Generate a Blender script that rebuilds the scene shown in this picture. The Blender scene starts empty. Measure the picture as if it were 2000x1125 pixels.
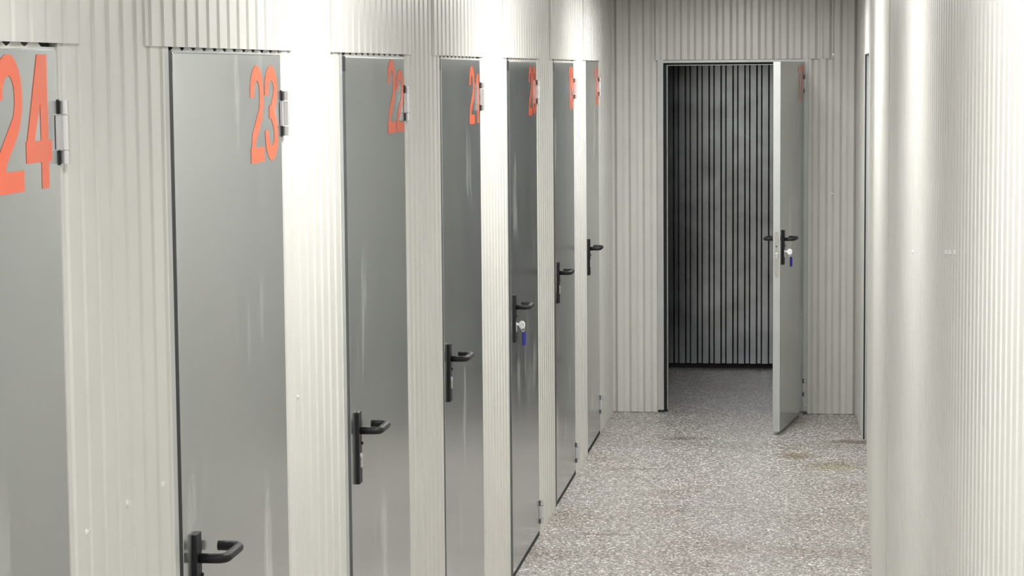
import bpy, bmesh, math, random
from mathutils import Vector, Matrix
random.seed(5)
S = bpy.context.scene
COL = S.collection
PI = math.pi
CEIL = 2.38         # underside of the ceiling
XL, XR, YE = -1.15, 0.213, 12.96   # left wall, right wall, end wall
H_HEAD = 1.9885       # lower edge of the sheets above the doors

# ------------------------------------------------------------------ helpers
def link(name, bm, mat, parent=None, bevel=0.0, smooth=False):
    bmesh.ops.recalc_face_normals(bm, faces=bm.faces)
    me = bpy.data.meshes.new(name)
    bm.to_mesh(me); bm.free()
    if smooth:
        for p in me.polygons: p.use_smooth = True
    me.materials.append(mat)
    o = bpy.data.objects.new(name, me); COL.objects.link(o)
    if parent is not None: o.parent = parent
    if bevel:
        b = o.modifiers.new('bevel', 'BEVEL'); b.width = bevel; b.segments = 2; b.limit_method = 'ANGLE'; b.angle_limit = math.radians(40)
    return o

def box(bm, x0, x1, y0, y1, z0, z1):
    v = [bm.verts.new(p) for p in ((x0,y0,z0),(x1,y0,z0),(x1,y1,z0),(x0,y1,z0),(x0,y0,z1),(x1,y0,z1),(x1,y1,z1),(x0,y1,z1))]
    for f in ((0,3,2,1),(4,5,6,7),(0,1,5,4),(1,2,6,5),(2,3,7,6),(3,0,4,7)):
        bm.faces.new([v[i] for i in f])

def prism(bm, pts, d0, d1, axes):
    """extrude a 2-D outline between d0 and d1; axes(a, b, d) -> point"""
    n = len(pts)
    lo = [bm.verts.new(axes(a, b, d0)) for a, b in pts]
    hi = [bm.verts.new(axes(a, b, d1)) for a, b in pts]
    bm.faces.new(lo[::-1]); bm.faces.new(hi)
    for i in range(n):
        bm.faces.new((lo[i], lo[(i+1) % n], hi[(i+1) % n], hi[i]))

def tube(bm, path, r, seg=14, cap=True, closed=False):
    path = [Vector(p) for p in path]; n = len(path); rings = []
    prev = None
    for i, p in enumerate(path):
        a = path[(i-1) % n] if (closed or i > 0) else p
        b = path[(i+1) % n] if (closed or i < n-1) else p
        t = (b - a).normalized()
        if prev is None:
            u = t.orthogonal().normalized()
        else:
            u = (prev - t * prev.dot(t)).normalized()
        prev = u; w = t.cross(u)
        rings.append([bm.verts.new(p + r*(math.cos(2*PI*k/seg)*u + math.sin(2*PI*k/seg)*w)) for k in range(seg)])
    m = n if closed else n-1
    for i in range(m):
        A, B = rings[i], rings[(i+1) % n]
        for k in range(seg):
            bm.faces.new((A[k], A[(k+1) % seg], B[(k+1) % seg], B[k]))
    if cap and not closed:
        bm.faces.new(rings[0][::-1]); bm.faces.new(rings[-1])

def fillet(pts, r, n=6):
    pts = [Vector(p) for p in pts]; out = [pts[0]]
    for i in range(1, len(pts)-1):
        a, b, c = pts[i-1], pts[i], pts[i+1]
        p0 = b + (a-b).normalized()*r; p1 = b + (c-b).normalized()*r
        for k in range(n+1):
            t = k/n
            out.append((1-t)**2*p0 + 2*t*(1-t)*b + t*t*p1)
    out.append(pts[-1]); return out

def corrugation(length, pitch, crest, ramp, depth, phase):
    """front outline of profiled sheet: list of (along, inward offset 0..depth)"""
    valley = pitch - crest - 2*ramp
    brk = [(0, 0.0), (crest, 0.0), (crest+ramp, depth), (crest+ramp+valley, depth)]
    def off(s):
        q = (s + phase) % pitch
        if q < crest: return 0.0
        if q < crest+ramp: return depth*(q-crest)/ramp
        if q < crest+ramp+valley: return depth
        return depth*(pitch-q)/ramp
    pts = [(0.0, off(0))]
    k0 = int(math.floor(phase/pitch)); s_list = []
    for k in range(k0, k0+int(length/pitch)+3):
        for b, d in brk:
            s = k*pitch + b - phase
            if 1e-5 < s < length-1e-5: s_list.append((s, d))
    pts += sorted(s_list); pts.append((length, off(length)))
    return pts

def sheet(bm, p0, p1, z0, z1, normal, pitch=0.0765, crest=0.0455, ramp=0.005, depth=0.0042, thick=0.02, phase=0.0):
    """solid profiled sheet standing from plan point p0 to p1, crests on the line, face towards normal"""
    p0 = Vector(p0); p1 = Vector(p1); L = (p1-p0).length; d = (p1-p0)/L; n = Vector(normal)
    prof = corrugation(L, pitch, crest, ramp, depth, phase)
    front = [p0 + d*s - n*o for s, o in prof]
    back = [p0 + d*s - n*thick for s, o in prof]
    F0 = [bm.verts.new((p.x, p.y, z0)) for p in front]; F1 = [bm.verts.new((p.x, p.y, z1)) for p in front]
    B0 = [bm.verts.new((p.x, p.y, z0)) for p in back]; B1 = [bm.verts.new((p.x, p.y, z1)) for p in back]
    for i in range(len(front)-1):
        bm.faces.new((F0[i], F0[i+1], F1[i+1], F1[i])); bm.faces.new((B0[i+1], B0[i], B1[i], B1[i+1]))
        bm.faces.new((F1[i], F1[i+1], B1[i+1], B1[i])); bm.faces.new((F0[i+1], F0[i], B0[i], B0[i+1]))
    bm.faces.new((F0[0], F1[0], B1[0], B0[0])); bm.faces.new((F0[-1], B0[-1], B1[-1], F1[-1]))

def struct(o, label=None, cat=None):
    o['kind'] = 'structure'
    if label: o['label'] = label
    if cat: o['category'] = cat
    return o

def thing(name, label, cat, group=None):
    o = bpy.data.objects.new(name, None); COL.objects.link(o); o.empty_display_size = 0.1
    o['label'] = label; o['category'] = cat
    if group: o['group'] = group
    return o

# ------------------------------------------------------------------ materials
def mat(name, color, rough=0.5, metal=0.0, spec=0.5):
    m = bpy.data.materials.new(name); m.use_nodes = True
    b = m.node_tree.nodes['Principled BSDF']
    b.inputs['Base Color'].default_value = (*color, 1); b.inputs['Roughness'].default_value = rough
    b.inputs['Metallic'].default_value = metal; b.inputs['Specular IOR Level'].default_value = spec
    return m, m.node_tree, b

def tex_noise(nt, scale, detail=3, stretch=None, rough=0.5):
    tc = nt.nodes.new('ShaderNodeTexCoord'); mp = nt.nodes.new('ShaderNodeMapping')
    nt.links.new(tc.outputs['Object'], mp.inputs['Vector'])
    if stretch: mp.inputs['Scale'].default_value = stretch
    n = nt.nodes.new('ShaderNodeTexNoise'); n.inputs['Scale'].default_value = scale; n.inputs['Detail'].default_value = detail
    n.inputs['Roughness'].default_value = rough
    nt.links.new(mp.outputs['Vector'], n.inputs['Vector']); return n

def ramp(nt, src, stops, interp='LINEAR'):
    r = nt.nodes.new('ShaderNodeValToRGB'); r.color_ramp.interpolation = interp
    e = r.color_ramp.elements
    while len(e) < len(stops): e.new(0.5)
    for i, (p, c) in enumerate(stops):
        e[i].position = p; e[i].color = (*c, 1) if len(c) == 3 else c
    nt.links.new(src, r.inputs['Fac']); return r

def paint(name, color, rough, metal=0.0, spec=0.5, var=0.06):
    m, nt, b = mat(name, color, rough, metal, spec)
    n = tex_noise(nt, 6.0, 4)
    lo = tuple(c*(1-var) for c in color); hi = tuple(min(1, c*(1+var)) for c in color)
    r = ramp(nt, n.outputs['Fac'], [(0.3, lo), (0.7, hi)])
    nt.links.new(r.outputs['Color'], b.inputs['Base Color'])
    return m

M_WALL = paint('cream_sheet_paint', (0.70, 0.695, 0.655), 0.30, 0.0, 0.5, 0.025)
M_FRAME = paint('pale_grey_frame_paint', (0.51, 0.53, 0.515), 0.35, 0.2)
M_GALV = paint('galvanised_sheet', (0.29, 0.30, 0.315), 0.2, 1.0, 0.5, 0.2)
M_BLACK = mat('black_gasket_and_gap_shade', (0.012, 0.013, 0.015), 0.7)[0]  # rubber in the end-door gasket; elsewhere black stands for shade in gaps
M_DARK = mat('grey_gap_shade_and_foot', (0.05, 0.055, 0.06), 0.5)[0]  # shade inside the door rebates put into the colour; also on the foot plates
M_HANDLE = paint('black_nylon', (0.012, 0.012, 0.014), 0.48, 0.0, 0.35)
M_STEEL = mat('zinc_plated_steel', (0.66, 0.66, 0.67), 0.36, 0.55)[0]
M_PLATE = mat('lock_plate_steel', (0.70, 0.70, 0.66), 0.3, 0.9)[0]
M_KEY = mat('nickel_key_glare', (0.96, 0.96, 0.94), 0.3, 0.0)[0]  # near-white and non-metal: glare on the key is put into its colour
M_BLUE = mat('blue_plastic_tag', (0.008, 0.012, 0.22), 0.3)[0]
M_CEIL = paint('grey_ceiling_paint', (0.08, 0.08, 0.078), 0.8)
M_ORANGE = paint('orange_vinyl', (0.92, 0.135, 0.045), 0.2, 0.0, 0.6, 0.03)
M_SCREW = mat('bright_screw_head', (0.93, 0.93, 0.91), 0.25, 0.3)[0]

def make_door_mat():
    m, nt, b = mat('grey_door_paint', (0.6, 0.615, 0.60), 0.18, 0.88, 0.5)
    n = tex_noise(nt, 2.4, 3)
    base = ramp(nt, n.outputs['Fac'], [(0.3, (0.505, 0.535, 0.535)), (0.7, (0.56, 0.585, 0.58))])
    # scuffs: thin pale vertical smears
    s = tex_noise(nt, 9.0, 4, (1.0, 1.0, 0.16), 0.55)
    big = tex_noise(nt, 2.2, 1)
    oi = nt.nodes.new('ShaderNodeObjectInfo')
    for q in (s, big):   # every door has scuffs of its own
        mp = q.inputs['Vector'].links[0].from_node; sc = nt.nodes.new('ShaderNodeMath'); sc.operation = 'MULTIPLY'; sc.inputs[1].default_value = 37.0
        nt.links.new(oi.outputs['Random'], sc.inputs[0]); nt.links.new(sc.outputs[0], mp.inputs['Location'])
    mu = nt.nodes.new('ShaderNodeMath'); mu.operation = 'MULTIPLY'
    nt.links.new(s.outputs['Fac'], mu.inputs[0]); nt.links.new(big.outputs['Fac'], mu.inputs[1])
    sm = ramp(nt, mu.outputs[0], [(0.325, (0, 0, 0)), (0.42, (0.6, 0.6, 0.6))])
    mix = nt.nodes.new('ShaderNodeMix'); mix.data_type = 'RGBA'
    nt.links.new(sm.outputs['Color'], mix.inputs['Factor'])
    nt.links.new(base.outputs['Color'], mix.inputs['A']); mix.inputs['B'].default_value = (0.80, 0.81, 0.79, 1)
    nt.links.new(mix.outputs['Result'], b.inputs['Base Color'])
    mt = nt.nodes.new('ShaderNodeMapRange'); mt.inputs['To Min'].default_value = 0.88; mt.inputs['To Max'].default_value = 0.35
    nt.links.new(sm.outputs['Color'], mt.inputs['Value']); nt.links.new(mt.outputs['Result'], b.inputs['Metallic'])
    rr = nt.nodes.new('ShaderNodeMapRange'); rr.inputs['To Min'].default_value = 0.15; rr.inputs['To Max'].default_value = 0.22
    nt.links.new(n.outputs['Fac'], rr.inputs['Value']); nt.links.new(rr.outputs['Result'], b.inputs['Roughness'])
    return m
M_DOOR = make_door_mat()

def make_floor_mat():
    m, nt, b = mat('speckled_resin_floor', (0.3, 0.28, 0.26), 0.38, 0.0, 0.5)
    tc = nt.nodes.new('ShaderNodeTexCoord')
    v = nt.nodes.new('ShaderNodeTexVoronoi'); v.inputs['Scale'].default_value = 120.0
    nt.links.new(tc.outputs['Object'], v.inputs['Vector'])
    sep = nt.nodes.new('ShaderNodeSeparateColor'); nt.links.new(v.outputs['Color'], sep.inputs['Color'])
    chips = ramp(nt, sep.outputs['Red'], [(0.0, (0.18, 0.16, 0.145)), (0.14, (0.34, 0.33, 0.305)), (0.40, (0.45, 0.415, 0.385)), (0.62, (0.55, 0.515, 0.48)), (0.80, (0.92, 0.89, 0.85)), (0.94, (0.30, 0.265, 0.24))], 'CONSTANT')
    v2 = nt.nodes.new('ShaderNodeTexVoronoi'); v2.inputs['Scale'].default_value = 210.0
    nt.links.new(tc.outputs['Object'], v2.inputs['Vector'])
    sep2 = nt.nodes.new('ShaderNodeSeparateColor'); nt.links.new(v2.outputs['Color'], sep2.inputs['Color'])
    chips2 = ramp(nt, sep2.outputs['Green'], [(0.0, (0.7, 0.7, 0.7)), (0.3, (0.97, 0.97, 0.97)), (0.82, (1.3, 1.3, 1.3))], 'CONSTANT')
    mm = nt.nodes.new('ShaderNodeMix'); mm.data_type = 'RGBA'; mm.blend_type = 'MULTIPLY'; mm.inputs['Factor'].default_value = 1.0
    nt.links.new(chips.outputs['Color'], mm.inputs['A']); nt.links.new(chips2.outputs['Color'], mm.inputs['B'])
    # stains: broad, streaked across the corridor
    st = tex_noise(nt, 1.6, 4, (0.8, 1.6, 1.0), 0.6)
    sr = ramp(nt, st.outputs['Fac'], [(0.36, (0.60, 0.56, 0.50)), (0.50, (1, 1, 1))])
    m2 = nt.nodes.new('ShaderNodeMix'); m2.data_type = 'RGBA'; m2.blend_type = 'MULTIPLY'; m2.inputs['Factor'].default_value = 0.4
    nt.links.new(mm.outputs['Result'], m2.inputs['A']); nt.links.new(sr.outputs['Color'], m2.inputs['B'])
    out = m2.outputs['Result']
    # a few mopped stains where they lie on the floor: (x, y, half length x, half width y, colour)
    for (sx, sy, rx, ry, c) in ((0.08, 11.25, 0.17, 0.14, (0.72, 0.70, 0.52)), (-0.10, 11.55, 0.12, 0.12, (0.66, 0.58, 0.46)), (0.17, 12.0, 0.16, 0.10, (0.45, 0.42, 0.36)), (-0.68, 12.05, 0.16, 0.09, (0.55, 0.51, 0.46)), (-0.86, 11.1, 0.22, 0.03, (0.62, 0.60, 0.56)), (-0.9, 9.5, 0.2, 0.03, (0.6, 0.58, 0.55)), (-0.5, 8.9, 0.25, 0.2, (0.8, 0.78, 0.76))):
        mp = nt.nodes.new('ShaderNodeMapping'); mp.vector_type = 'POINT'
        mp.inputs['Location'].default_value = (-sx/rx, -sy/ry, 0); mp.inputs['Scale'].default_value = (1/rx, 1/ry, 0)
        nz = tex_noise(nt, 14.0, 3)
        va = nt.nodes.new('ShaderNodeVectorMath'); va.operation = 'MULTIPLY_ADD'
        nt.links.new(tc.outputs['Object'], mp.inputs['Vector'])
        nt.links.new(nz.outputs['Color'], va.inputs[0]); va.inputs[1].default_value = (0.9, 0.9, 0); nt.links.new(mp.outputs['Vector'], va.inputs[2])
        sb = nt.nodes.new('ShaderNodeVectorMath'); sb.operation = 'SUBTRACT'; sb.inputs[1].default_value = (0.45, 0.45, 0)
        nt.links.new(va.outputs[0], sb.inputs[0])
        le = nt.nodes.new('ShaderNodeVectorMath'); le.operation = 'LENGTH'; nt.links.new(sb.outputs[0], le.inputs[0])
        rp = ramp(nt, le.outputs['Value'], [(0.35, c), (1.0, (1, 1, 1))])
        mx = nt.nodes.new('ShaderNodeMix'); mx.data_type = 'RGBA'; mx.blend_type = 'MULTIPLY'; mx.inputs['Factor'].default_value = 1.0
        nt.links.new(out, mx.inputs['A']); nt.links.new(rp.outputs['Color'], mx.inputs['B']); out = mx.outputs['Result']
    nt.links.new(out, b.inputs['Base Color'])
    bp = nt.nodes.new('ShaderNodeBump'); bp.inputs['Strength'].default_value = 0.15; bp.inputs['Distance'].default_value = 0.002
    nt.links.new(sep.outputs['Red'], bp.inputs['Height']); nt.links.new(bp.outputs['Normal'], b.inputs['Normal'])
    return m
M_FLOOR = make_floor_mat()

# ------------------------------------------------------------------ doors of the left wall
# number, near (lock) edge, far (hinge) edge, visible jamb start, rebate start, top of leaf
DOORS = [
    ('24', 2.585, 3.4057, 2.52, 2.56, 1.979),
    ('23', 4.0446, 4.8847, 3.988, 4.016, 1.979),
    ('22', 5.578, 6.3876, 5.505, 5.535, 1.978),
    ('21', 7.0314, 7.8518, 6.995, 6.999, 1.979),
    ('20', 8.6117, 9.4555, 8.552, 8.556, 1.976),
    ('19', 10.1081, 10.9193, 10.045, 10.05, 1.975),
    ('18', 11.5124, 12.1703, 11.494, 11.498, 1.984),
]
Y0 = -1.6   # corridor starts behind the viewer

# ------------------------------------------------------------------ room shell
bm = bmesh.new(); box(bm, -1.75, 0.8, Y0-0.1, 15.1, -0.08, 0)
struct(link('floor', bm, M_FLOOR), 'grey speckled resin floor of the narrow corridor', 'floor')
bm = bmesh.new(); box(bm, -1.75, 0.8, Y0-0.1, 15.1, CEIL, CEIL+0.08)
ceiling = struct(link('ceiling', bm, M_CEIL), 'grey ceiling above the corridor walls', 'ceiling')

bm = bmesh.new()
edges = [Y0] + [v for d in DOORS for v in (d[3], d[2]+0.003)] + [YE]
for i in range(0, len(edges), 2):
    a, b_ = edges[i], edges[i+1]
    sheet(bm, (XL+0.001, a), (XL+0.001, b_), 0.0, CEIL, (1, 0), phase=(a*1.0) % 0.0765)
# solid core behind the sheets above each door and behind every pier
for d in DOORS:
    box(bm, XL-0.16, XL-0.03, d[3]-0.01, d[2]+0.01, H_HEAD+0.03, CEIL)
for i in range(0, len(edges), 2):
    box(bm, XL-0.16, XL-0.0192, edges[i], edges[i+1], 0, CEIL)
wall_left = struct(link('wall_left', bm, M_WALL), 'cream corrugated metal wall holding the row of numbered doors', 'wall')

# near stretch, then a slight flare to the far door opening, then the last stub by the end wall
bm = bmesh.new()
sheet(bm, (XR, 7.05), (XR, Y0), 0, CEIL, (-1, 0), phase=0.02)
sheet(bm, (XR-0.0025, 8.8), (XR-0.0025, 7.0), 0, CEIL, (-1, 0), phase=0.05)
nrm = Vector((-1, 0.0083)).normalized()
sheet(bm, (0.2285, 10.6), (XR, 8.8), 0, CEIL, nrm)
nrm2 = Vector((-0.86, -0.026)).normalized()
sheet(bm, (0.216, YE), (0.241, 12.1), 0.004, CEIL, nrm2)
sheet(bm, (0.236, 12.12), (0.2275, 10.58), 2.008, CEIL, Vector((-1, 0.006)).normalized())
box(bm, 0.2605, 0.40, Y0, 10.6, 0, CEIL); box(bm, 0.2605, 0.40, 12.1, YE, 0, CEIL); box(bm, 0.2605, 0.4, 10.6, 12.1, 2.01, CEIL)
box(bm, 0.236, 0.262, Y0, 10.6, 0, CEIL)
wall_right = struct(link('wall_right', bm, M_WALL), 'cream corrugated metal wall running close along the right side', 'wall')

bm = bmesh.new(); EP = dict(pitch=0.0785, crest=0.028, ramp=0.015, depth=0.017)
sheet(bm, (XL-0.02, YE), (-0.892, YE), 0.003, CEIL, (0, -1), phase=0.030, **EP)
sheet(bm, (-0.0535, YE), (0.26, YE), 0.003, CEIL, (0, -1), phase=0.012, **EP)
box(bm, XL-0.15, -0.892, YE+0.0192, YE+0.08, 0, CEIL); box(bm, -0.05, 0.40, YE+0.0192, YE+0.08, 0, CEIL); box(bm, -0.9, -0.04, YE+0.03, YE+0.08, 2.02, CEIL)
wall_end = struct(link('wall_end', bm, M_WALL), 'cream corrugated metal wall closing the far end of the corridor', 'wall')
bm = bmesh.new(); sheet(bm, (0.4, Y0), (XL-0.1, Y0), 0, CEIL, (0, 1)); box(bm, XL-0.16, 0.4, Y0-0.1, Y0-0.0192, 0, CEIL)
struct(link('wall_front', bm, M_WALL), 'cream corrugated metal wall behind the viewer', 'wall')

# storage unit behind the open door
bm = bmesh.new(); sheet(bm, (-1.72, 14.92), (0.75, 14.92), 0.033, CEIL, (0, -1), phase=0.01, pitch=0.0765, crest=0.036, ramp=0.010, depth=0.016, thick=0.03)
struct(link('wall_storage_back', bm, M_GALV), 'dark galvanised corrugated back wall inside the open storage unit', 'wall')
bm = bmesh.new(); box(bm, -1.75, 0.8, 14.98, 15.1, 0, CEIL); box(bm, -1.75, 0.8, 14.951, 14.981, 0, CEIL)  # black backing painted for the unlit gap below the back sheet
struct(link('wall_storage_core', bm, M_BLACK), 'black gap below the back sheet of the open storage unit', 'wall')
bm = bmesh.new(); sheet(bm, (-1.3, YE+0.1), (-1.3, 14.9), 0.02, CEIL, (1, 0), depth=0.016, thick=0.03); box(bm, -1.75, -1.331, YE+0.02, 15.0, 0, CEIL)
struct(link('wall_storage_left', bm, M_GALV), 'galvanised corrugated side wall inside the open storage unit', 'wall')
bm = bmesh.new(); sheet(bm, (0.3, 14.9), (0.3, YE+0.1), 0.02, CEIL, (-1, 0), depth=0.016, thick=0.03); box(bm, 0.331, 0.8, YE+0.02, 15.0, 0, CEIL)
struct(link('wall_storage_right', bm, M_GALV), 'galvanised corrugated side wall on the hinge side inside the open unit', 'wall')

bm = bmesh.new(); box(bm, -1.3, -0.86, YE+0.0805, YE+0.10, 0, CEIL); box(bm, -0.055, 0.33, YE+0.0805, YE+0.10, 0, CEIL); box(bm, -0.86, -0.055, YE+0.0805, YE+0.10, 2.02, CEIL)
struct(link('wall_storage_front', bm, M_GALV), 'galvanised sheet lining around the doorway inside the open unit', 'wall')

# screws in the sheets: parts of the walls
def screw(parent, p, n):
    bm = bmesh.new(); n = Vector(n); p = Vector(p)
    tube(bm, [p, p+n*0.0015], 0.006, 12); tube(bm, [p+n*0.001, p+n*0.005], 0.0042, 6)
    link('screw', bm, M_SCREW, parent)
for y, z in ((3.487, 1.2165), (3.705, 1.2216), (3.917, 1.2152), (4.99, 1.22)):
    screw(wall_left, (XL+0.0005, y, z), (1, 0, 0))
for x, z in ((-1.0382, 1.1925), (0.0802, 1.2429), (-1.041, 1.9973), (0.0823, 2.0154)):
    screw(wall_end, (x, YE-0.001, z), (0, -1, 0))
for y, z in ((3.63, 1.654), (3.75, 1.645), (3.88, 1.634), (5.2, 1.53)):
    screw(wall_right, (XR+0.001, y, z), (-1, 0, 0))

# sheets above the doors (each a panel laid over the wall)
n_trim = 0
for num, yl, yr, yj, yg, zt in DOORS:
    n_trim += 1
    bm = bmesh.new()
    sheet(bm, (XL+0.0085, yl-0.18), (XL+0.0085, yr+0.10), H_HEAD, CEIL-0.002, (1, 0), thick=0.0075, phase=random.random()*0.07)
    struct(link('trim_%d' % n_trim, bm, M_WALL), 'cream corrugated sheet above the door marked %s' % num, 'wall panel')
n_trim += 1
bm = bmesh.new(); sheet(bm, (-0.902, YE-0.012), (0.082, YE-0.012), 1.992, CEIL-0.002, (0, -1), thick=0.0179, phase=0.008, **EP)
struct(link('trim_%d' % n_trim, bm, M_WALL), 'cream corrugated sheet above the open door in the end wall', 'wall panel')

# door frames of the left wall
for num, yl, yr, yj, yg, zt in DOORS:
    n_trim += 1
    fr = struct(bpy.data.objects.new('trim_%d' % n_trim, None), 'pale grey steel frame around the door marked %s' % num, 'door frame')
    COL.objects.link(fr); fr.location = (XL, yl, 0)
    bm = bmesh.new()
    if yg-yj > 0.01: box(bm, -0.06, 0.0006, yj-yl, yg-yl, 0, H_HEAD+0.02)
    box(bm, -0.06, -0.012, yj-yl, yr-yl, zt+0.0025, H_HEAD+0.03)
    link('jamb', bm, M_FRAME, fr)
    bm = bmesh.new(); box(bm, -0.06, -0.0004, yg-yl-0.001, -0.0018, 0.0, zt+0.002); link('rebate_shade', bm, M_BLACK if num in ('24', '23') else M_DARK, fr)  # dark filler paints the shade in the gap beside the leaf
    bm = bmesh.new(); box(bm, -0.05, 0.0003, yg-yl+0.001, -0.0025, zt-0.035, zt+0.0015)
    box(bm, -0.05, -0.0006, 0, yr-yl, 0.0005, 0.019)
    link('gasket_and_gap_shade', bm, M_BLACK, fr)  # black strips put shade at the top of the gap and under the leaf
    # scalloped upper flange: pale teeth against black backing painted for the shaded hollows above
    bm = bmesh.new(); L = yr-yl; k = int(L/0.0765); zb, ztp = H_HEAD-0.0065, H_HEAD+0.001
    for i in range(k+1):
        a = i*0.0765
        if a+0.066 > L: break
        prism(bm, [(a, zb), (a+0.072, zb), (a+0.055, ztp), (a+0.018, ztp)], -0.0115, -0.003, lambda a_, b_, d: (d, a_, b_))
    box(bm, -0.0125, -0.0028, 0, L, zt+0.0003, H_HEAD-0.0060)
    link('flange', bm, M_WALL if num in ('24', '22', '21', '20', '19') else M_FRAME, fr)
    bm = bmesh.new(); box(bm, -0.020, -0.0118, -0.01, L, zt+0.001, H_HEAD+0.01); link('hollow_shade', bm, M_BLACK, fr)

# ------------------------------------------------------------------ digits
def ell(cx, cz, rx, rz, a0, a1, n=18):
    return [(cx+rx*math.cos(math.radians(a0+(a1-a0)*k/n)), cz+rz*math.sin(math.radians(a0+(a1-a0)*k/n))) for k in range(n+1)]
DW, DH, DT = 0.112, 0.200, 0.031
def digit_strokes(ch):
    w, h, t = DW, DH, DT; r = (w-t)/2; c = w/2; hz = 0.044
    if ch == '0': return [(ell(c, h-t/2-hz, r, hz, 180, 0) + ell(c, t/2+hz, r, hz, 0, -180), True)], []
    if ch == '1': return [([(0.072, 0), (0.072, h)], False)], [[(0.030, h-0.045), (0.030, h-0.022), (0.060, h), (0.066, h), (0.066, h-0.035)]]
    if ch == '2': return [([(t/2, h-0.066)] + ell(c, h-t/2-hz, r, hz, 180, 0) + [(w-t/2, h-0.075), (w-t/2-0.010, h-0.100), (t/2+0.012, 0.050), (t/2, 0.012)], False)], [[(0, 0), (w, 0), (w, t), (0, t)]]
    if ch == '3': return [([(t/2, h-0.062)] + ell(c, h-t/2-0.034, r, 0.034, 180, -40) + [(c+0.008, h/2+0.004)], False), ([(c+0.008, h/2+0.002)] + ell(c, t/2+0.038, r, 0.038, 50, -180) + [(t/2, 0.064)], False)], [[(c-0.018, h/2-0.012), (c+0.02, h/2-0.012), (c+0.02, h/2+0.016), (c-0.018, h/2+0.016)]]
    if ch == '4': return [], [[(0.066, 0), (0.098, 0), (0.098, h), (0.066, h)], [(0, 0.040), (w, 0.040), (w, 0.072), (0, 0.072)], [(0, 0.060), (0.032, 0.066), (0.074, h-0.055), (0.074, h), (0.056, h)]]
    if ch == '7': return [([(w-t/2, h-0.02), (w-t/2, h-0.045), (c-0.002, 0.07), (c-0.012, 0)], False)], [[(0, h-t), (w, h-t), (w, h), (0, h)]]
    if ch == '8': return [(ell(c, h-t/2-0.034, r*0.95, 0.034, 0, 360, 30)[:-1], True), (ell(c, t/2+0.037, r, 0.037, 0, 360, 30)[:-1], True)], []
    if ch == '9': return [(ell(c, h-t/2-0.044, r, 0.044, 0, 360, 30)[:-1], True), ([(w-t/2, h-0.055), (w-t/2, t/2+0.04)] + ell(c, t/2+0.04, r, 0.04, 0, -180) + [(t/2, 0.062)], False)], []

def digit_mesh(ch, sx, sz):
    bm = bmesh.new(); strokes, polys = digit_strokes(ch); T = 0.0005; layer = 0
    # reads from outside: its left is away from the hinge, so text x runs along -local x
    P = lambda a, b, d: (-a*sx, d, b*sz)
    for pts, closed in strokes:
        T = 0.0005 + 0.00012*layer; layer += 1
        n = len(pts); Lf, Rt = [], []
        for i in range(n):
            a = Vector(pts[(i-1) % n] if (closed or i) else pts[i]); b = Vector(pts[(i+1) % n] if (closed or i < n-1) else pts[i])
            tdir = (b-a).normalized(); nn = Vector((-tdir.y, tdir.x)); p = Vector(pts[i])
            Lf.append(p+nn*DT/2); Rt.append(p-nn*DT/2)
        V = [[bm.verts.new(P(q.x, q.y, d)) for q in side] for d in (0.0001, T) for side in (Lf, Rt)]
        for i in range(n if closed else n-1):
            j = (i+1) % n
            for a, b in ((0, 1), (1, 3), (3, 2), (2, 0)):
                bm.faces.new((V[a][i], V[a][j], V[b][j], V[b][i]))
        if not closed:
            for i in (0, n-1): bm.faces.new((V[0][i], V[1][i], V[3][i], V[2][i]))
    for poly in polys:
        T = 0.0005 + 0.00012*layer; layer += 1
        prism(bm, poly, 0.0001, T, P)
    return bm

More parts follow.
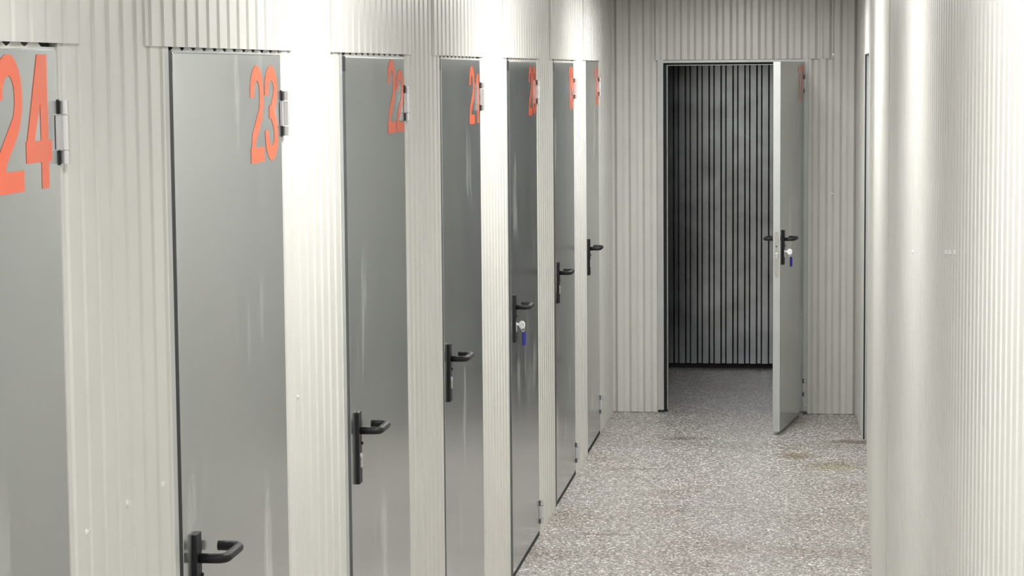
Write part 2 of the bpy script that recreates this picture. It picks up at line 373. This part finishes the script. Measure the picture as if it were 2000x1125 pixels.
# ------------------------------------------------------------------ a door: local x from hinge edge to lock edge, y outwards, z up
def make_door(num, w, zt, label, text_x=0.027, tz=1.757, sizes=((1, 1), (1, 1)), zb=0.020, hinge_low=0.06, key=False, back_handle=False):
    root = struct(bpy.data.objects.new('door_' + num, None), label, 'door'); COL.objects.link(root)
    bm = bmesh.new(); box(bm, 0, w, -0.040, 0, zb, zt); link('leaf', bm, M_DOOR, root, bevel=0.0018)
    # lock edge: folded pale steel edge with face plate
    bm = bmesh.new(); box(bm, w-0.0005, w+0.0012, -0.0385, -0.0015, zb+0.002, zt-0.002); le = link('lock_edge', bm, M_FRAME, root); le['label'] = 'pale folded steel edge of the door leaf'
    if back_handle:
        bm = bmesh.new()
        prof = []
        for cz, a0 in ((1.075, 0), (0.855, 180)):
            for k in range(9):
                a = math.radians(a0+180*k/8); prof.append((-0.020+0.011*math.cos(a), cz+0.011*math.sin(a)))
        prism(bm, prof, w+0.001, w+0.003, lambda a, b, d: (d, a, b)); lp = link('lock_plate', bm, M_PLATE, le); lp['label'] = 'rounded steel lock face plate'
        bm = bmesh.new(); prism(bm, [(-0.027, 0.94), (-0.013, 0.94), (-0.013, 0.972), (-0.027, 0.972)], w+0.003, w+0.008, lambda a, b, d: (d, a, b)); link('latch_bolt', bm, M_STEEL, le, bevel=0.002)
        bm = bmesh.new(); tube(bm, [(w+0.0029, -0.02, 1.006), (w+0.0034, -0.02, 1.006)], 0.004, 12); link('screw_hole', bm, M_BLACK, le)
    # number
    x = text_x
    widths = [(0.098 if c == '1' else DW)*s[0] for c, s in zip(num, sizes)]
    xr = x
    for c, s, wd in list(zip(num, sizes, widths))[::-1]:
        # text origin at the digit's left edge = largest local x
        o = link('digit', digit_mesh(c, s[0], s[1]), M_ORANGE, root); o.location = (xr+wd, 0.0002, tz); o['label'] = 'orange digit ' + c
        xr += wd + 0.014
    # handle
    def handle(side):
        s = 1 if side > 0 else -1; y0 = 0.0 if s > 0 else -0.040
        xc = w-0.075
        bm = bmesh.new(); box(bm, xc-0.019, xc+0.019, min(y0, y0+s*0.009), max(y0, y0+s*0.009), 0.905, 1.088)
        pl = link('handle_plate', bm, M_HANDLE, root, bevel=0.002); pl['label'] = 'black handle backplate'
        bm = bmesh.new()
        path = fillet([(xc, y0+s*0.006, 1.040), (xc, y0+s*0.058, 1.040), (xc-0.118, y0+s*0.058, 1.040), (xc-0.118, y0+s*0.014, 1.040)], 0.020, 7)
        tube(bm, path, 0.0095, 16); lv = link('lever', bm, M_HANDLE, pl, smooth=False)
        for p in lv.data.polygons: p.use_smooth = len(p.vertices) == 4
        bm = bmesh.new(); tube(bm, [(xc-0.014, y0+s*0.008, 1.006), (xc-0.014, y0+s*0.0125, 1.006)], 0.004, 12); link('screw', bm, M_HANDLE, pl)
        if s > 0:
            bm = bmesh.new(); prof = []
            for k in range(13):
                a = math.radians(-30+240*k/12); prof.append((xc+0.0085*math.cos(a), 0.975+0.0085*math.sin(a)))
            prof += [(xc-0.005, 0.967), (xc-0.005, 0.948), (xc, 0.945), (xc+0.005, 0.948), (xc+0.005, 0.967)]
            prism(bm, prof, y0+0.008, y0+0.0125, lambda a, b, d: (a, d, b)); kh = link('lock_cylinder', bm, M_STEEL, pl); kh['label'] = 'steel lock cylinder'
    handle(1)
    if back_handle: handle(-1)
    # hinges: leaf plate and three knuckles on the frame edge
    for zc in (1.853, hinge_low+0.048):
        bm = bmesh.new()
        for z0, z1 in ((zc-0.048, zc-0.028), (zc-0.026, zc+0.026), (zc+0.028, zc+0.048)):
            tube(bm, [(-0.009, 0.008, z0), (-0.009, 0.008, z1)], 0.0085, 16)
        box(bm, -0.008, 0.016, 0.001, 0.006, zc-0.026, zc+0.026)
        hg = link('hinge', bm, M_STEEL, root); hg['label'] = 'zinc plated barrel hinge'
        for p in hg.data.polygons: p.use_smooth = False
        bm = bmesh.new(); box(bm, -0.004, 0.006, -0.01, 0.0012, zc-0.050, zc-0.028); box(bm, -0.004, 0.006, -0.01, 0.0012, zc+0.028, zc+0.050)
        link('hinge_slot', bm, M_BLACK, hg)
    return root

def make_key(door, w, label, turn):
    xc = w-0.075; z = 0.975
    k = thing('key', label, 'key', None)
    k.parent = None
    mw = door.matrix_basis
    k.matrix_world = mw @ Matrix.Translation((xc, 0.0, z))
    bm = bmesh.new(); box(bm, -0.0012, 0.0012, 0.010, 0.030, -0.004, 0.004); link('blade', bm, M_KEY, k)
    R = Matrix.Rotation(turn, 3, 'Y')
    bm = bmesh.new(); pts = []
    n = 28
    for i in range(n):
        a = 2*PI*i/n; pts.append((0.040+0.0145*math.cos(a), 0.0155*math.sin(a)))
    hole = [(0.0455+0.003*math.cos(2*PI*i/n), 0.003*math.sin(2*PI*i/n)) for i in range(n)]
    O = {}
    for d in (-0.0013, 0.0013):
        O[d] = ([bm.verts.new((d, a, b)) for a, b in pts], [bm.verts.new((d, a, b)) for a, b in hole])
        for i in range(n):
            j = (i+1) % n; bm.faces.new((O[d][0][i], O[d][0][j], O[d][1][j], O[d][1][i]))
    for i in range(n):
        j = (i+1) % n
        for q in (0, 1):
            bm.faces.new((O[-0.0013][q][i], O[-0.0013][q][j], O[0.0013][q][j], O[0.0013][q][i]))
    box(bm, -0.0012, 0.0012, 0.024, 0.032, -0.006, 0.006)
    bow = link('bow', bm, M_KEY, k)
    bow.rotation_euler = (0, 0, turn)
    bm = bmesh.new(); c = Vector((0, 0.044, -0.012)); cx = Vector((0.0, math.cos(0.0), 0))
    tube(bm, [(0.010*math.sin(turn+0.5)*math.cos(a)*1.0 - 0.044*math.sin(turn), 0.044*math.cos(turn)+0.007*math.cos(a), -0.0115+0.0125*math.sin(a)) for a in [2*PI*i/20 for i in range(20)]], 0.0008, 6, closed=True)
    link('key_ring', bm, M_STEEL, k)
    # tag: flat rounded plastic fob
    ty = 0.048*math.cos(turn); tx = -0.048*math.sin(turn)
    bm = bmesh.new(); prof = []
    for cz, a0 in ((-0.034, 0), (-0.072, 180)):
        for i in range(9):
            a = math.radians(a0+180*i/8); prof.append((0.0085*math.cos(a), cz+0.008*math.sin(a)))
    prism(bm, prof, -0.002, 0.002, lambda a, b, d: (tx+a*math.cos(0.6)+d*math.sin(0.6), ty-a*math.sin(0.6)+d*math.cos(0.6), b))
    tg = link('key_tag', bm, M_BLUE, k, bevel=0.0008); tg['label'] = 'blue plastic key tag'
    bm = bmesh.new(); tube(bm, [(tx, ty, -0.022), (tx, ty, -0.031)], 0.0016, 8); link('tag_loop', bm, M_STEEL, k)
    return k

LBL = {
    '24': 'grey steel storage door marked with orange number 24, nearest of the row',
    '23': 'grey steel storage door marked with orange number 23, black lever handle',
    '22': 'grey steel storage door marked with orange number 22',
    '21': 'dark grey steel storage door marked with orange number 21',
    '20': 'dark grey steel storage door marked with orange number 20, key in its lock',
    '19': 'dark grey steel storage door marked with orange number 19, between doors 20 and 18',
    '18': 'grey steel storage door marked 18, last of the row before the end wall',
}
SIZES = {'22': ((1, 1), (1.0, 0.86)), '21': ((1, 0.97), (0.95, 0.84))}
TX = {'24': 0.036, '23': 0.037, '22': 0.016, '21': 0.028, '20': 0.020, '19': 0.010, '18': 0.008}
TZ = {'24': 1.771, '23': 1.756, '22': 1.775, '21': 1.764, '20': 1.760, '19': 1.757, '18': 1.755}
HL = {'24': 0.06, '23': 0.06, '22': 0.06, '21': 0.05, '20': 0.05, '19': 0.058, '18': 0.11}
doors = {}
for num, yl, yr, yj, yg, zt in DOORS:
    w = yr-yl
    d = make_door(num, w, zt, LBL[num], TX[num], TZ[num], SIZES.get(num, ((1, 1), (1, 1))), hinge_low=HL[num])
    d.location = (XL, yr, 0); d.rotation_euler = (0, 0, -PI/2)
    doors[num] = (d, w)

# open door in the end wall
W17 = 0.775
PHI = math.radians(261.4)
d17 = make_door('17', W17, 1.977, 'grey steel door marked 17 standing open at the corridor end, keys in lock', 0.018, 1.757, zb=0.020, hinge_low=0.105, back_handle=True)
d17.location = (-0.0775, YE-0.012, 0); d17.rotation_euler = (0, 0, PHI)
doors['17'] = (d17, W17)
bpy.context.view_layer.update()
make_key(doors['20'][0], doors['20'][1], 'bright key with blue tag in the lock of door 20', -0.55)
make_key(doors['17'][0], doors['17'][1], 'bright key with blue tag in the lock of the open door', -0.25)

# frame of the open door
n_trim += 1
fr = struct(bpy.data.objects.new('trim_%d' % n_trim, None), 'pale grey steel frame around the open doorway in the end wall', 'door frame'); COL.objects.link(fr); fr.location = (-0.46, YE, 0)
X = lambda v: v+0.46
bm = bmesh.new(); box(bm, X(-0.892), X(-0.860), -0.006, 0.06, 0.0165, 1.994); box(bm, X(-0.844), X(-0.840), 0.045, 0.10, 0.012, 1.965)
box(bm, X(-0.078), X(-0.0545), -0.006, 0.06, 0.0165, 1.994); link('jamb', bm, M_FRAME, fr)
bm = bmesh.new(); box(bm, X(-0.860), X(-0.078), -0.004, 0.06, 1.976, 1.990); box(bm, X(-0.84), X(-0.078), 0.045, 0.10, 1.961, 1.965); link('head_rail', bm, M_FRAME, fr)
bm = bmesh.new(); box(bm, X(-0.862), X(-0.844), 0.040, 0.10, 0.0, 1.99); box(bm, X(-0.85), X(-0.07), 0.040, 0.10, 1.965, 1.99); box(bm, X(-0.078), X(-0.055), 0.040, 0.1, 0, 1.99)
box(bm, X(-0.8605), X(-0.8595), -0.003, 0.06, 0.003, 1.9765); link('gasket_and_gap_shade', bm, M_BLACK, fr)
bm = bmesh.new(); box(bm, X(-0.882), X(-0.864), -0.002, 0.05, 0.0, 0.0165); box(bm, X(-0.078), X(-0.056), -0.002, 0.05, 0.0, 0.0165); link('foot_plate', bm, M_DARK, fr)
screw(fr, (X(-0.0655), -0.006, 0.055), (0, -1, 0))

# far door in the right wall, seen edge on
n_trim += 1
fr = struct(bpy.data.objects.new('trim_%d' % n_trim, None), 'grey steel door frame in the right wall near the end', 'door frame'); COL.objects.link(fr); fr.location = (0.24, 12.1, 0)
bm = bmesh.new(); box(bm, 0.009, 0.05, -0.012, 0.002, 0.0, 2.006); link('jamb', bm, M_FRAME, fr)
bm = bmesh.new(); box(bm, 0.0012, 0.009, -0.006, 0.004, 0.0, 2.006); box(bm, 0.022, 0.05, -1.49, -0.012, 1.985, 2.007); link('gasket_and_gap_shade', bm, M_BLACK, fr)  # black strips painted for the dark gaps beside the jamb and above the leaf
r = struct(bpy.data.objects.new('door_16', None), 'grey door set back in the right wall, seen edge on', 'door'); COL.objects.link(r); r.location = (0.28, 10.65, 0)
bm = bmesh.new(); box(bm, 0, 0.04, 0.0, 1.42, 0.012, 1.98); link('leaf', bm, M_DOOR, r, bevel=0.0018)

# ------------------------------------------------------------------ lamps: recessed ceiling panels down the middle of the corridor
for y, e, ly in ((-0.8, 1.0, 0.8), (2.4, 0.74, 0.8), (5.05, 0.82, 0.8), (8.1, 1.1, 1.2), (11.1, 1.18, 1.2)):
    # real fitting: metal rim with a glowing diffuser, a part of the ceiling
    bm = bmesh.new(); hx, hy = 0.15, ly/2
    for x0, x1, y0, y1 in ((-hx-0.02, -hx, -hy-0.02, hy+0.02), (hx, hx+0.02, -hy-0.02, hy+0.02), (-hx, hx, -hy-0.02, -hy), (-hx, hx, hy, hy+0.02)):
        box(bm, -0.46+x0, -0.46+x1, y+y0, y+y1, CEIL-0.006, CEIL+0.01)
    rim = link('light_panel', bm, M_FRAME, ceiling)
    m = bpy.data.materials.new('lamp_glow'); m.use_nodes = True; nt = m.node_tree
    nt.nodes.remove(nt.nodes['Principled BSDF'])
    em = nt.nodes.new('ShaderNodeEmission'); em.inputs['Color'].default_value = (1.0, 0.985, 0.965, 1)
    em.inputs['Strength'].default_value = 33*e/(PI*0.30*ly); nt.links.new(em.outputs[0], nt.nodes['Material Output'].inputs['Surface'])
    bm = bmesh.new(); box(bm, -0.46-hx, -0.46+hx, y-hy, y+hy, CEIL-0.004, CEIL+0.01); link('diffuser', bm, m, rim)

w = bpy.data.worlds.new('world'); S.world = w; w.use_nodes = True
w.node_tree.nodes['Background'].inputs['Color'].default_value = (0, 0, 0, 1)

# ------------------------------------------------------------------ camera
cam = bpy.data.cameras.new('camera'); co = bpy.data.objects.new('camera', cam); COL.objects.link(co)
cam.sensor_width = 36; cam.lens = 36*4500/2000; cam.clip_start = 0.05
yaw, pit, rol = 0.1323, 0.0941, 0.0085
F = Vector((-math.sin(yaw)*math.cos(pit), math.cos(yaw)*math.cos(pit), -math.sin(pit)))
Rr = Vector((math.cos(yaw), math.sin(yaw), 0)); U = Rr.cross(F)
# photo content is turned counter-clockwise by rol
c, s = math.cos(rol), math.sin(rol)
R2 = Rr*c - U*s; U2 = U*c + Rr*s
mtx = Matrix(((R2.x, U2.x, -F.x, 0), (R2.y, U2.y, -F.y, 0), (R2.z, U2.z, -F.z, 1.9411), (0, 0, 0, 1)))
co.matrix_world = mtx
S.camera = co

S.view_settings.view_transform = 'Standard'; S.view_settings.look = 'None'; S.view_settings.gamma = 1.0; S.view_settings.use_curve_mapping = False
S.view_settings.exposure = 0.0
